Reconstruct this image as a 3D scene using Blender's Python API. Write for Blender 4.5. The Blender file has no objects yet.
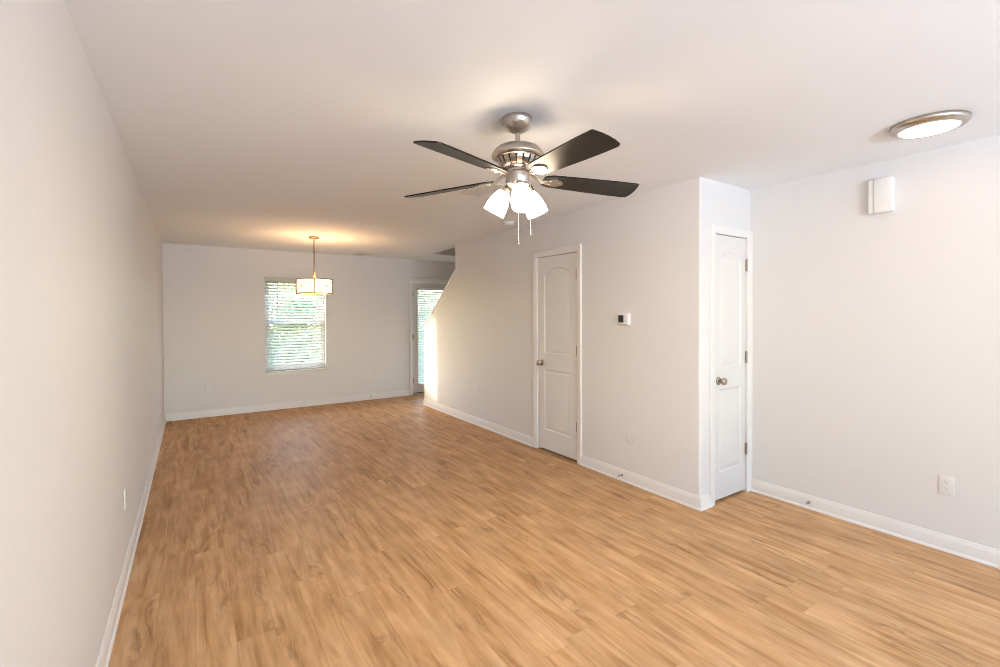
import bpy, bmesh, math, random
from mathutils import Vector, Matrix
PI = math.pi
S = bpy.context.scene
C = S.collection

# ------------------------------------------------------------------ camera
F_PX, YAW, PITCH, ROLL, SHIFT_PX, EYE = 462.415, 0.5882, 0.0134, -0.0047, -12.904, 1.4444
cam_d = bpy.data.cameras.new('camera')
cam_d.sensor_fit = 'HORIZONTAL'
cam_d.sensor_width = 36.0
cam_d.lens = F_PX * 36.0 / 1000.0
cam_d.shift_y = SHIFT_PX / 1000.0
cam_d.clip_start = 0.02
cam = bpy.data.objects.new('camera', cam_d)
C.objects.link(cam)
_r = Vector((math.cos(YAW), -math.sin(YAW), 0))
_f0 = Vector((math.sin(YAW), math.cos(YAW), 0))
_u0 = Vector((0, 0, 1))
_f = _f0 * math.cos(PITCH) - _u0 * math.sin(PITCH)
_u = _f0 * math.sin(PITCH) + _u0 * math.cos(PITCH)
_r2 = _r * math.cos(ROLL) + _u * math.sin(ROLL)
_u2 = -_r * math.sin(ROLL) + _u * math.cos(ROLL)
cam.matrix_world = Matrix(((_r2.x, _u2.x, -_f.x, 0), (_r2.y, _u2.y, -_f.y, 0), (_r2.z, _u2.z, -_f.z, EYE), (0, 0, 0, 1)))
S.camera = cam

# ------------------------------------------------------------------ exposure, sky, sun, daylight
S.view_settings.view_transform = 'Standard'
S.view_settings.look = 'None'
S.view_settings.gamma = 1.0
S.cycles.filter_width = 0.9
S.cycles.sample_clamp_indirect = 2.0
S.cycles.caustics_reflective = False
S.cycles.caustics_refractive = False
S.view_settings.use_curve_mapping = False
S.view_settings.exposure = 0.54

W = bpy.data.worlds.new('sky')
S.world = W
W.use_nodes = True
_nt = W.node_tree
_bg = _nt.nodes['Background']
_sky = _nt.nodes.new('ShaderNodeTexSky')
_sky.sky_type = 'NISHITA'
_sky.sun_disc = False
_sky.sun_elevation = math.radians(20)
_sky.sun_rotation = math.radians(-57)
_sky.air_density = 1.0
_sky.dust_density = 1.0
_nt.links.new(_sky.outputs[0], _bg.inputs['Color'])
_bg.inputs['Strength'].default_value = 2.7

SUN_DIR = Vector((1.0, -0.74, -0.281)).normalized()
sun_d = bpy.data.lights.new('sun', 'SUN')
sun_d.energy = 3.6
sun_d.angle = math.radians(0.15)
sun_d.color = (1.0, 0.95, 0.87)
sun = bpy.data.objects.new('sun', sun_d)
C.objects.link(sun)
sun.rotation_euler = SUN_DIR.to_track_quat('-Z', 'Y').to_euler()
sun.location = (-8, 14, 5)

# daylight coming in through the two front windows, behind the camera
for _x in (0.55, 2.05):
    _l = bpy.data.lights.new('front_window_daylight', 'AREA')
    _l.shape = 'RECTANGLE'
    _l.size, _l.size_y = 1.2, 1.4
    _l.energy = 214.0
    _l.color = (0.67, 0.815, 1.0)
    _o = bpy.data.objects.new('front_window_daylight', _l)
    C.objects.link(_o)
    _o.location = (_x, -3.34, 1.35)
    _o.rotation_euler = Vector((0, 0.2, 1)).to_track_quat('-Z', 'Y').to_euler()

# sky light enters through the garden window and the glass door
for _x, _z, _w, _h in ((1.366, 1.31, .95, 1.5), (3.757, 1.05, .75, 1.8)):
    _l = bpy.data.lights.new('sky_portal', 'AREA')
    _l.shape = 'RECTANGLE'
    _l.size, _l.size_y = _w, _h
    _l.cycles.is_portal = True
    _o = bpy.data.objects.new('sky_portal', _l)
    C.objects.link(_o)
    _o.location = (_x, 7.985, _z)
    _o.rotation_euler = Vector((0, -1, 0)).to_track_quat('-Z', 'Y').to_euler()

# ------------------------------------------------------------------ plan of the room (metres)
H = 2.44
XL, YB, XM, YS, YC, XR = -0.323, 7.80, 3.093, 6.832, 2.0, 3.784
XSTAIR, YF, TH = 4.32, -3.20, 0.16

# ------------------------------------------------------------------ materials
def mat(name, col, rough=0.5, metal=0.0, **kw):
    m = bpy.data.materials.new(name)
    m.use_nodes = True
    b = m.node_tree.nodes['Principled BSDF']
    b.inputs['Base Color'].default_value = (*col, 1)
    b.inputs['Roughness'].default_value = rough
    b.inputs['Metallic'].default_value = metal
    for k, v in kw.items():
        b.inputs[k.replace('_', ' ')].default_value = v
    return m

def bump(m, scale, strength, dist=0.002, detail=3.0):
    nt = m.node_tree
    b = nt.nodes['Principled BSDF']
    tc = nt.nodes.new('ShaderNodeTexCoord')
    n = nt.nodes.new('ShaderNodeTexNoise')
    n.inputs['Scale'].default_value = scale
    n.inputs['Detail'].default_value = detail
    bp = nt.nodes.new('ShaderNodeBump')
    bp.inputs['Strength'].default_value = strength
    bp.inputs['Distance'].default_value = dist
    nt.links.new(tc.outputs['Object'], n.inputs['Vector'])
    nt.links.new(n.outputs['Fac'], bp.inputs['Height'])
    nt.links.new(bp.outputs['Normal'], b.inputs['Normal'])
    return m

def tint(m, scale, c1, c2, stretch=(1, 1, 1)):
    nt = m.node_tree
    b = nt.nodes['Principled BSDF']
    tc = nt.nodes.new('ShaderNodeTexCoord')
    mp = nt.nodes.new('ShaderNodeMapping')
    mp.inputs['Scale'].default_value = stretch
    n = nt.nodes.new('ShaderNodeTexNoise')
    n.inputs['Scale'].default_value = scale
    n.inputs['Detail'].default_value = 4
    r = nt.nodes.new('ShaderNodeValToRGB')
    r.color_ramp.elements[0].position = .3
    r.color_ramp.elements[1].position = .7
    r.color_ramp.elements[0].color = (*c1, 1)
    r.color_ramp.elements[1].color = (*c2, 1)
    nt.links.new(tc.outputs['Object'], mp.inputs['Vector'])
    nt.links.new(mp.outputs[0], n.inputs['Vector'])
    nt.links.new(n.outputs['Fac'], r.inputs['Fac'])
    nt.links.new(r.outputs['Color'], b.inputs['Base Color'])
    return m

def emit(m, col, strength):
    b = m.node_tree.nodes['Principled BSDF']
    b.inputs['Emission Color'].default_value = (*col, 1)
    b.inputs['Emission Strength'].default_value = strength
    return m

WALL_C = (0.79, 0.765, 0.75)
M = {}
M['wall'] = bump(mat('greige_wall_paint', WALL_C, 0.55), 260, 0.12)
M['ceiling'] = bump(mat('ceiling_paint', (0.92, 0.935, 0.955), 0.9), 120, 0.15)
M['trim'] = mat('white_trim_enamel', (0.86, 0.835, 0.81), 0.34)
M['door'] = mat('white_door_enamel', (0.79, 0.76, 0.735), 0.4)
M['plastic'] = mat('white_plastic', (0.87, 0.86, 0.84), 0.35)
M['plastic_ivory'] = mat('receptacle_white_plastic', (0.81, 0.79, 0.77), 0.4)
M['plate'] = mat('wall_plate_plastic', (0.81, 0.785, 0.76), 0.35)
M['slot'] = mat('dark_slot', (0.06, 0.055, 0.05), 0.6)
M['screen'] = mat('dark_display', (0.035, 0.032, 0.028), 0.15)
M['nickel'] = mat('brushed_nickel', (0.50, 0.455, 0.405), 0.28, 1.0)
M['nickel_dark'] = mat('aged_nickel', (0.42, 0.36, 0.30), 0.3, 1.0)
M['bronze'] = mat('pendant_metal', (0.36, 0.25, 0.15), 0.38, 1.0)
M['blade'] = tint(mat('espresso_blade', (0.02, 0.016, 0.013), 0.33), 6, (0.009, 0.0072, 0.006), (0.016, 0.0125, 0.010), (1, 1, 1))
M['blade'].node_tree.nodes['Principled BSDF'].inputs['Specular IOR Level'].default_value = 0.22
M['shade'] = emit(mat('lit_frosted_glass', (0.9, 0.88, 0.84), 0.25), (1.0, 0.80, 0.56), 17.0)
M['shade'].cycles.emission_sampling = 'FRONT'
M['shade_inside'] = emit(mat('lit_frosted_glass_inside', (0.9, 0.88, 0.84), 0.25), (1.0, 0.80, 0.56), 17.0)
M['shade_inside'].cycles.emission_sampling = 'NONE'
M['bulb'] = emit(mat('lit_bulb', (0.9, 0.88, 0.84), 0.3), (1.0, 0.86, 0.66), 12.0)
M['bulb'].cycles.emission_sampling = 'NONE'
M['pendant_bulb'] = emit(mat('lit_pendant_bulb', (0.9, 0.88, 0.84), 0.3), (1.0, 0.70, 0.40), 14.0)
M['pendant_bulb'].cycles.emission_sampling = 'NONE'
M['fabric'] = emit(bump(mat('lit_drum_fabric', (0.86, 0.80, 0.66), 0.8), 500, .2), (1.0, 0.74, 0.40), 1.45)
M['fabric_base'] = emit(mat('lit_drum_base', (0.86, 0.80, 0.66), 0.8), (1.0, 0.66, 0.34), 4.5)
M['fabric'].cycles.emission_sampling = 'FRONT'
M['diffuser'] = emit(mat('lit_diffuser', (0.9, 0.9, 0.88), 0.4), (1.0, 0.70, 0.43), 8.0)
M['slat'] = mat('white_blind_slat', (0.90, 0.90, 0.885), 0.4)
M['cord'] = mat('white_cord', (0.82, 0.82, 0.80), 0.7)
M['vinyl'] = mat('white_vinyl', (0.84, 0.84, 0.83), 0.35)
M['threshold'] = mat('threshold_aluminium', (0.55, 0.52, 0.47), 0.4, 0.8)
M['rubber'] = mat('black_rubber', (0.02, 0.02, 0.02), 0.7)
M['white_tip'] = mat('white_rubber_tip', (0.75, 0.74, 0.72), 0.6)
M['vent'] = mat('white_register_enamel', (0.78, 0.765, 0.745), 0.4)
M['vent_dark'] = mat('duct_inside', (0.05, 0.045, 0.04), 0.8)
M['tread'] = tint(mat('stair_tread', (0.34, 0.2, 0.1), 0.4), 8, (0.30, 0.17, 0.085), (0.40, 0.25, 0.13), (1, 6, 6))
M['bark'] = tint(mat('bark', (0.12, 0.08, 0.05), 0.9), 20, (0.08, 0.055, 0.035), (0.16, 0.115, 0.075), (1, 1, .2))
M['lawn'] = tint(mat('lawn', (0.12, 0.2, 0.05), 0.9), 3, (0.10, 0.17, 0.04), (0.20, 0.27, 0.08))
M['siding'] = mat('exterior_siding', (0.6, 0.58, 0.54), 0.7)
M['nickel'].node_tree.nodes['Principled BSDF'].inputs['Anisotropic'].default_value = 0.3

def leaf_mat(name, c1, c2):
    m = tint(mat(name, c1, 0.5), 2.0, c1, c2)
    nt = m.node_tree
    b = nt.nodes['Principled BSDF']
    t = nt.nodes.new('ShaderNodeBsdfTranslucent')
    t.inputs['Color'].default_value = (c2[0] * 1.3, c2[1] * 1.3, c2[2] * .9, 1)
    mx = nt.nodes.new('ShaderNodeMixShader')
    mx.inputs[0].default_value = .4
    nt.links.new(b.outputs[0], mx.inputs[1])
    nt.links.new(t.outputs[0], mx.inputs[2])
    nt.links.new(mx.outputs[0], nt.nodes['Material Output'].inputs['Surface'])
    return m
M['leaf'] = leaf_mat('leaf_green', (0.06, 0.12, 0.045), (0.14, 0.22, 0.085))
M['leaf_pale'] = leaf_mat('leaf_pale_green', (0.12, 0.18, 0.075), (0.24, 0.31, 0.15))
M['leaf_deep'] = leaf_mat('leaf_deep_green', (0.035, 0.08, 0.025), (0.09, 0.16, 0.05))

def slat_translucent():
    m = M['slat']
    nt = m.node_tree
    b = nt.nodes['Principled BSDF']
    t = nt.nodes.new('ShaderNodeBsdfTranslucent')
    t.inputs['Color'].default_value = (.85, .85, .82, 1)
    mx = nt.nodes.new('ShaderNodeMixShader')
    mx.inputs[0].default_value = .26
    nt.links.new(b.outputs[0], mx.inputs[1])
    nt.links.new(t.outputs[0], mx.inputs[2])
    nt.links.new(mx.outputs[0], nt.nodes['Material Output'].inputs['Surface'])
slat_translucent()

def glass_mat():
    m = bpy.data.materials.new('window_glass')
    m.use_nodes = True
    nt = m.node_tree
    nt.nodes.remove(nt.nodes['Principled BSDF'])
    tr = nt.nodes.new('ShaderNodeBsdfTransparent')
    tr.inputs['Color'].default_value = (.95, .97, .96, 1)
    gl = nt.nodes.new('ShaderNodeBsdfGlossy')
    gl.inputs['Roughness'].default_value = .02
    lw = nt.nodes.new('ShaderNodeLayerWeight')
    pw = nt.nodes.new('ShaderNodeMath'); pw.operation = 'POWER'; pw.inputs[1].default_value = 5
    nt.links.new(lw.outputs['Facing'], pw.inputs[0])
    fr = nt.nodes.new('ShaderNodeMath'); fr.operation = 'MULTIPLY_ADD'
    fr.inputs[1].default_value = .9; fr.inputs[2].default_value = .04
    nt.links.new(pw.outputs[0], fr.inputs[0])
    mx = nt.nodes.new('ShaderNodeMixShader')
    nt.links.new(fr.outputs[0], mx.inputs[0])
    nt.links.new(tr.outputs[0], mx.inputs[1])
    nt.links.new(gl.outputs[0], mx.inputs[2])
    nt.links.new(mx.outputs[0], nt.nodes['Material Output'].inputs['Surface'])
    return m
M['glass'] = glass_mat()

def floor_mat():
    m = mat('oak_vinyl_planks', (0.45, 0.28, 0.15), 0.4)
    nt = m.node_tree
    N, L = nt.nodes.new, nt.links.new
    b = nt.nodes['Principled BSDF']
    b.inputs['Specular IOR Level'].default_value = 0.09
    def math_(op, a, c=None, val=None):
        n = N('ShaderNodeMath'); n.operation = op
        for i, v in enumerate((a, c)):
            if v is None: continue
            if isinstance(v, (int, float)): n.inputs[i].default_value = v
            else: L(v, n.inputs[i])
        return n.outputs[0]
    tc = N('ShaderNodeTexCoord')
    sp = N('ShaderNodeSeparateXYZ'); L(tc.outputs['Object'], sp.inputs[0])
    x, y = sp.outputs[0], sp.outputs[1]
    PW, PL = 0.152, 1.22
    u = math_('DIVIDE', x, PW)
    row = math_('FLOOR', u)
    wn = N('ShaderNodeTexWhiteNoise'); wn.noise_dimensions = '1D'; L(row, wn.inputs['W'])
    v = math_('ADD', math_('DIVIDE', y, PL), math_('MULTIPLY', wn.outputs['Value'], 7.31))
    col = math_('FLOOR', v)
    cid = N('ShaderNodeCombineXYZ'); L(row, cid.inputs[0]); L(col, cid.inputs[1])
    pn = N('ShaderNodeTexWhiteNoise'); pn.noise_dimensions = '3D'; L(cid.outputs[0], pn.inputs['Vector'])
    # grain coordinates, shifted per plank
    gx = math_('ADD', x, math_('MULTIPLY', pn.outputs['Value'], 37.0))
    gy = math_('ADD', math_('MULTIPLY', y, 0.10), math_('MULTIPLY', pn.outputs['Value'], 11.0))
    gc = N('ShaderNodeCombineXYZ'); L(gx, gc.inputs[0]); L(gy, gc.inputs[1])
    n1 = N('ShaderNodeTexNoise'); n1.inputs['Scale'].default_value = 19; n1.inputs['Detail'].default_value = 7
    n1.inputs['Roughness'].default_value = .6; n1.inputs['Distortion'].default_value = .45
    L(gc.outputs[0], n1.inputs['Vector'])
    n2 = N('ShaderNodeTexNoise'); n2.inputs['Scale'].default_value = 70; n2.inputs['Detail'].default_value = 5
    L(gc.outputs[0], n2.inputs['Vector'])
    n3 = N('ShaderNodeTexNoise'); n3.inputs['Scale'].default_value = 4.5; n3.inputs['Detail'].default_value = 4
    L(tc.outputs['Object'], n3.inputs['Vector'])
    r1 = N('ShaderNodeValToRGB')
    e = r1.color_ramp.elements
    e[0].position, e[0].color = .27, (0.292, 0.140, 0.052, 1)
    e[1].position, e[1].color = .72, (0.623, 0.383, 0.209, 1)
    k = e.new(.42); k.color = (0.449, 0.242, 0.107, 1)
    k = e.new(.55); k.color = (0.539, 0.311, 0.157, 1)
    L(n1.outputs['Fac'], r1.inputs['Fac'])
    # fine grain + plank tone + soft mottling
    fine = math_('ADD', math_('MULTIPLY', n2.outputs['Fac'], .30), .85)
    tone = math_('ADD', math_('MULTIPLY', pn.outputs['Value'], .10), .95)
    mott = math_('ADD', math_('MULTIPLY', n3.outputs['Fac'], .5), .75)
    fac = math_('MULTIPLY', math_('MULTIPLY', fine, tone), mott)
    # seams
    fu = math_('FRACT', u); fv = math_('FRACT', v)
    du = math_('MULTIPLY', math_('MINIMUM', fu, math_('SUBTRACT', 1.0, fu)), PW)
    dv = math_('MULTIPLY', math_('MINIMUM', fv, math_('SUBTRACT', 1.0, fv)), PL)
    d = math_('MINIMUM', du, dv)
    seam = N('ShaderNodeMapRange'); seam.inputs['From Min'].default_value = .0006; seam.inputs['From Max'].default_value = .0022
    seam.inputs['To Min'].default_value = .86; seam.inputs['To Max'].default_value = 1.0
    L(d, seam.inputs['Value'])
    fac = math_('MULTIPLY', fac, seam.outputs[0])
    # short dark mineral streaks and knots
    kc = N('ShaderNodeCombineXYZ'); L(gx, kc.inputs[0]); L(math_('MULTIPLY', gy, 2.6), kc.inputs[1])
    n4 = N('ShaderNodeTexNoise'); n4.inputs['Scale'].default_value = 9; n4.inputs['Detail'].default_value = 4; n4.inputs['Distortion'].default_value = 1.6
    L(kc.outputs[0], n4.inputs['Vector'])
    n5 = N('ShaderNodeTexNoise'); n5.inputs['Scale'].default_value = 5.5; n5.inputs['Detail'].default_value = 2
    L(kc.outputs[0], n5.inputs['Vector'])
    line = N('ShaderNodeMapRange'); line.inputs['From Min'].default_value = .0; line.inputs['From Max'].default_value = .06
    line.inputs['To Min'].default_value = 1.0; line.inputs['To Max'].default_value = 0.0
    L(math_('ABSOLUTE', math_('SUBTRACT', n4.outputs['Fac'], .5)), line.inputs['Value'])
    mask = N('ShaderNodeMapRange'); mask.inputs['From Min'].default_value = .54; mask.inputs['From Max'].default_value = .68
    L(n5.outputs['Fac'], mask.inputs['Value'])
    fac = math_('MULTIPLY', fac, math_('SUBTRACT', 1.0, math_('MULTIPLY', math_('MULTIPLY', line.outputs[0], mask.outputs[0]), .36)))
    mul = N('ShaderNodeVectorMath'); mul.operation = 'SCALE'
    L(r1.outputs['Color'], mul.inputs[0]); L(fac, mul.inputs['Scale'])
    L(mul.outputs[0], b.inputs['Base Color'])
    rr = N('ShaderNodeMapRange'); rr.inputs['To Min'].default_value = .42; rr.inputs['To Max'].default_value = .55
    L(n1.outputs['Fac'], rr.inputs['Value']); L(rr.outputs[0], b.inputs['Roughness'])
    bp = N('ShaderNodeBump'); bp.inputs['Strength'].default_value = .25; bp.inputs['Distance'].default_value = .001
    n6 = N('ShaderNodeTexNoise'); n6.inputs['Scale'].default_value = 90; L(tc.outputs['Object'], n6.inputs['Vector'])
    hh = math_('MULTIPLY', n6.outputs['Fac'], .2)
    L(hh, bp.inputs['Height']); L(bp.outputs[0], b.inputs['Normal'])
    return m
M['floor'] = floor_mat()

# ------------------------------------------------------------------ mesh helpers
def BM(): return bmesh.new()

def box(bm, x0, x1, y0, y1, z0, z1, bev=0.0, seg=2):
    vs = [bm.verts.new((x, y, z)) for x in (x0, x1) for y in (y0, y1) for z in (z0, z1)]
    fs = [bm.faces.new([vs[i] for i in q]) for q in ((0, 1, 3, 2), (4, 6, 7, 5), (0, 4, 5, 1), (2, 3, 7, 6), (0, 2, 6, 4), (1, 5, 7, 3))]
    if bev:
        es = list({e for f in fs for e in f.edges})
        bmesh.ops.bevel(bm, geom=es, offset=bev, segments=seg, affect='EDGES', profile=.5)

def prism(bm, pts, axis, a0, a1):
    """polygon pts (2D) extruded along axis: 'x' pts=(y,z), 'y' pts=(x,z), 'z' pts=(x,y)"""
    def P(p, a):
        return {'x': (a, p[0], p[1]), 'y': (p[0], a, p[1]), 'z': (p[0], p[1], a)}[axis]
    A = [bm.verts.new(P(p, a0)) for p in pts]
    B = [bm.verts.new(P(p, a1)) for p in pts]
    bm.faces.new(A); bm.faces.new(B[::-1])
    n = len(pts)
    for i in range(n):
        bm.faces.new((A[i], B[i], B[(i + 1) % n], A[(i + 1) % n]))

def lathe(bm, prof, seg=32, mtx=None, cap=True):
    """profile of (r, z) spun round z"""
    rings = []
    for r, z in prof:
        ring = []
        for i in range(seg):
            a = 2 * PI * i / seg
            v = Vector((r * math.cos(a), r * math.sin(a), z))
            if mtx: v = mtx @ v
            ring.append(bm.verts.new(v))
        rings.append(ring)
    for a, b in zip(rings, rings[1:]):
        for i in range(seg):
            bm.faces.new((a[i], a[(i + 1) % seg], b[(i + 1) % seg], b[i]))
    if cap:
        bm.faces.new(rings[0][::-1]); bm.faces.new(rings[-1])

def tube(bm, pts, r, seg=8, r_end=None):
    pts = [Vector(p) for p in pts]
    rings = []
    for i, p in enumerate(pts):
        d = (pts[min(i + 1, len(pts) - 1)] - pts[max(i - 1, 0)]).normalized()
        ref = Vector((0, 0, 1)) if abs(d.z) < .9 else Vector((1, 0, 0))
        a = d.cross(ref).normalized(); b = d.cross(a)
        rr = r if r_end is None else r + (r_end - r) * i / (len(pts) - 1)
        rings.append([bm.verts.new(p + (a * math.cos(2 * PI * k / seg) + b * math.sin(2 * PI * k / seg)) * rr) for k in range(seg)])
    for a, b in zip(rings, rings[1:]):
        for i in range(seg):
            bm.faces.new((a[i], a[(i + 1) % seg], b[(i + 1) % seg], b[i]))
    bm.faces.new(rings[0][::-1]); bm.faces.new(rings[-1])

def sweep(bm, prof, path, closed_ends=True, side=1):
    """profile (offset from wall, z) swept along a plan path with mitred corners; side=+1 puts it left of travel"""
    pts = [Vector((p[0], p[1])) for p in path]
    rows = []
    for i, p in enumerate(pts):
        ds = []
        if i > 0: ds.append((pts[i] - pts[i - 1]).normalized())
        if i < len(pts) - 1: ds.append((pts[i + 1] - pts[i]).normalized())
        ns = [Vector((-d.y, d.x)) * side for d in ds]
        if len(ns) == 2:
            n = (ns[0] + ns[1]).normalized(); n = n / max(.2, n.dot(ns[0]))
        else:
            n = ns[0]
        rows.append([bm.verts.new((p.x + n.x * o, p.y + n.y * o, z)) for o, z in prof])
    k = len(prof)
    for a, b in zip(rows, rows[1:]):
        for j in range(k):
            bm.faces.new((a[j], a[(j + 1) % k], b[(j + 1) % k], b[j]))
    if closed_ends:
        bm.faces.new(rows[0]); bm.faces.new(rows[-1][::-1])

def casing(bm, u0, u1, top, P, w=0.062):
    """mitred casing round a door opening in wall coordinates; P(u, depth, z) maps to the room"""
    prof = [(0.0, 0.0), (0.0, 0.009), (0.006, 0.012), (0.022, 0.013), (0.036, 0.017), (0.050, 0.019), (w - .003, 0.019), (w, 0.016), (w, 0.0)]
    rows = []
    for (u, z, su, sz) in ((u0, 0.0, -1, 0), (u0, top, -1, 1), (u1, top, 1, 1), (u1, 0.0, 1, 0)):
        rows.append([bm.verts.new(P(u + su * o, d, z + sz * o)) for o, d in prof])
    k = len(prof)
    for a, b in zip(rows, rows[1:]):
        for j in range(k):
            bm.faces.new((a[j], a[(j + 1) % k], b[(j + 1) % k], b[j]))
    bm.faces.new(rows[0]); bm.faces.new(rows[-1][::-1])

ORIGIN = {}
def obj(name, bm, m, parent=None, loc=None, smooth=35, kind=None, local=False):
    """link bm as ONE mesh object. Coordinates are room coordinates unless local=True."""
    bmesh.ops.recalc_face_normals(bm, faces=bm.faces)
    o_at = Vector(loc) if loc is not None else Vector((0, 0, 0))
    if not local:
        base = o_at.copy()
        if parent is not None and loc is None:
            base = ORIGIN.get(parent.name, Vector((0, 0, 0)))
            o_at = Vector((0, 0, 0))
        elif parent is not None:
            base = Vector(loc); o_at = Vector(loc) - ORIGIN[parent.name]
        if base.length: bmesh.ops.translate(bm, verts=bm.verts, vec=-base)
    if smooth:
        ca = math.radians(smooth)
        for f in bm.faces: f.smooth = True
        for e in bm.edges:
            e.smooth = len(e.link_faces) == 2 and e.calc_face_angle(PI) < ca
    me = bpy.data.meshes.new(name)
    bm.to_mesh(me); bm.free()
    me.materials.append(m)
    o = bpy.data.objects.new(name, me)
    C.objects.link(o)
    o.location = o_at
    if parent is not None: o.parent = parent
    ORIGIN[o.name] = (ORIGIN.get(parent.name, Vector()) if parent is not None else Vector()) + o_at
    if kind: o['kind'] = kind
    return o

def tag(o, label, cat, group=None, kind=None):
    o['label'] = label; o['category'] = cat
    if group: o['group'] = group
    if kind: o['kind'] = kind
    return o

def thing(name, label, cat, loc, group=None, kind=None, rotz=0.0):
    o = bpy.data.objects.new(name, None)
    C.objects.link(o)
    o.empty_display_size = .1
    o.location = loc; o.rotation_euler = (0, 0, rotz)
    ORIGIN[o.name] = Vector(loc)
    if label: tag(o, label, cat, group)
    if kind: o['kind'] = kind
    return o

def dup(root, loc, rotz=0.0, label=None):
    r = root.copy(); C.objects.link(r)
    r.location = loc; r.rotation_euler = (0, 0, rotz)
    if label: r['label'] = label
    for ch in list(root.children):
        c = ch.copy(); C.objects.link(c); c.parent = r
        for g in list(ch.children):
            d = g.copy(); C.objects.link(d); d.parent = c
    return r

# ------------------------------------------------------------------ room shell
HX0, HX1, HY0, HY1 = 3.27, XSTAIR, 3.55, 6.955      # stairwell opening in the ceiling

bm = BM(); box(bm, XL - TH, XSTAIR + TH, YF - TH, YB + TH, -0.12, 0.0)
obj('floor', bm, M['floor'], kind='structure')

bm = BM()
for a in ((XL - TH, HX0, YF - TH, YB + TH), (HX0, XSTAIR + TH, YF - TH, HY0), (HX0, XSTAIR + TH, HY1, YB + TH), (HX1, XSTAIR + TH, HY0, HY1)):
    box(bm, a[0], a[1], a[2], a[3], H, H + .3)
obj('ceiling', bm, M['ceiling'], kind='structure')

bm = BM(); box(bm, XL - TH, XL, YF, YB, 0, H)
obj('wall_left', bm, M['wall'], kind='structure')

# back wall, with the window opening and the garden door opening
WX0, WX1, WZ0, WZ1 = 0.925, 1.808, 0.59, 2.03
DX0, DX1, DZ1 = 3.302, 4.212, 2.045
bm = BM()
for a in ((XL - TH, WX0, 0, H), (WX0, WX1, 0, WZ0), (WX0, WX1, WZ1, H), (WX1, DX0, 0, H), (DX0, DX1, DZ1, H), (DX1, XSTAIR + TH, 0, H)):
    box(bm, a[0], a[1], YB, YB + TH, a[2], a[3])
obj('wall_back', bm, M['wall'], kind='structure')

# stair side wall: raked knee wall, full height part, closet door opening
D1A, D1B, DT = 3.293, 3.910, 2.05
RK = -0.776
def rake(y, z0=1.215): return z0 + (y - YS) * RK
YFULL = 5.76
bm = BM()
prism(bm, [(YS, 0), (YS, rake(YS)), (YFULL, rake(YFULL)), (YFULL, H), (D1B, H), (D1B, 0)], 'x', XM, XM + .122)
box(bm, XM, XM + .122, D1A, D1B, DT, H)
r = .016
arc = [(XM + r - r * math.cos(t), YC + r - r * math.sin(t)) for t in [PI / 2 * i / 6 for i in range(7)]]
D2A, D2B = 3.272, 3.724
prism(bm, [(XM, D1A)] + arc + [(D2A, YC), (D2A, YC + .122), (XM + .122, YC + .122), (XM + .122, D1A)], 'z', 0, H)
box(bm, D2A, D2B, YC, YC + .122, DT, H)
box(bm, D2B, XR, YC, YC + .122, 0, H)
obj('wall_middle', bm, M['wall'], kind='structure')

bm = BM(); box(bm, XR, XR + TH, YF, YC + .122, 0, H)
obj('wall_right', bm, M['wall'], kind='structure')
bm = BM(); box(bm, XSTAIR, XSTAIR + TH, YC + .122, YB, 0, H); box(bm, XR + TH, XSTAIR, YC + .122, YC + .24, 0, H)
obj('wall_stair', bm, M['wall'], kind='structure')
# walls of the stairwell above the ceiling opening
bm = BM()
for a in ((HX0 - .1, HX0, HY0 - .1, HY1 + .1), (HX1, HX1 + .1, HY0 - .1, HY1 + .1), (HX0, HX1, HY0 - .1, HY0), (HX0, HX1, HY1, HY1 + .1)):
    box(bm, a[0], a[1], a[2], a[3], H + .3, H + 2.9)
box(bm, HX0 - .1, HX1 + .1, HY0 - .1, HY1 + .1, H + 2.9, H + 3.0)
obj('wall_upper', bm, M['wall'], kind='structure')

# front wall behind the camera, with two window openings
bm = BM()
FW = ((-0.10, 1.20), (1.40, 2.70)); FZ0, FZ1 = 0.60, 2.10
xs = [XL - TH, FW[0][0], FW[0][1], FW[1][0], FW[1][1], XR + TH]
for i in range(5):
    if i in (1, 3):
        box(bm, xs[i], xs[i + 1], YF - TH, YF, 0, FZ0); box(bm, xs[i], xs[i + 1], YF - TH, YF, FZ1, H)
    else:
        box(bm, xs[i], xs[i + 1], YF - TH, YF, 0, H)
obj('wall_front', bm, M['wall'], kind='structure')

# raked cap on the knee wall
bm = BM()
pts = [(YS + .012, rake(YS + .012)), (YS + .012, rake(YS + .012) + .034), (YFULL, rake(YFULL) + .034), (YFULL, rake(YFULL))]
prism(bm, pts, 'x', XM - .008, XM + .130)
obj('trim_1', bm, M['trim'], kind='structure')

# stairs behind the knee wall
bm = BM()
N_ST, RISE, RUN, Y0 = 13, .19, .245, 6.74
prof = [(Y0, 0)]
for i in range(N_ST):
    prof += [(Y0 - i * RUN, (i + 1) * RISE), (Y0 - (i + 1) * RUN, (i + 1) * RISE)]
yl = Y0 - N_ST * RUN
prof += [(yl, N_ST * RISE - .25), (Y0 - .3, 0)]
prism(bm, prof, 'x', XM + .122, XSTAIR)
st = obj('stairs', bm, M['trim'], smooth=0, kind='structure')
for i in range(N_ST):
    bm = BM(); box(bm, XM + .124, XSTAIR - .002, Y0 - (i + 1) * RUN, Y0 - i * RUN + .025, (i + 1) * RISE, (i + 1) * RISE + .025, .006)
    obj('tread', bm, M['tread'], st)

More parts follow.
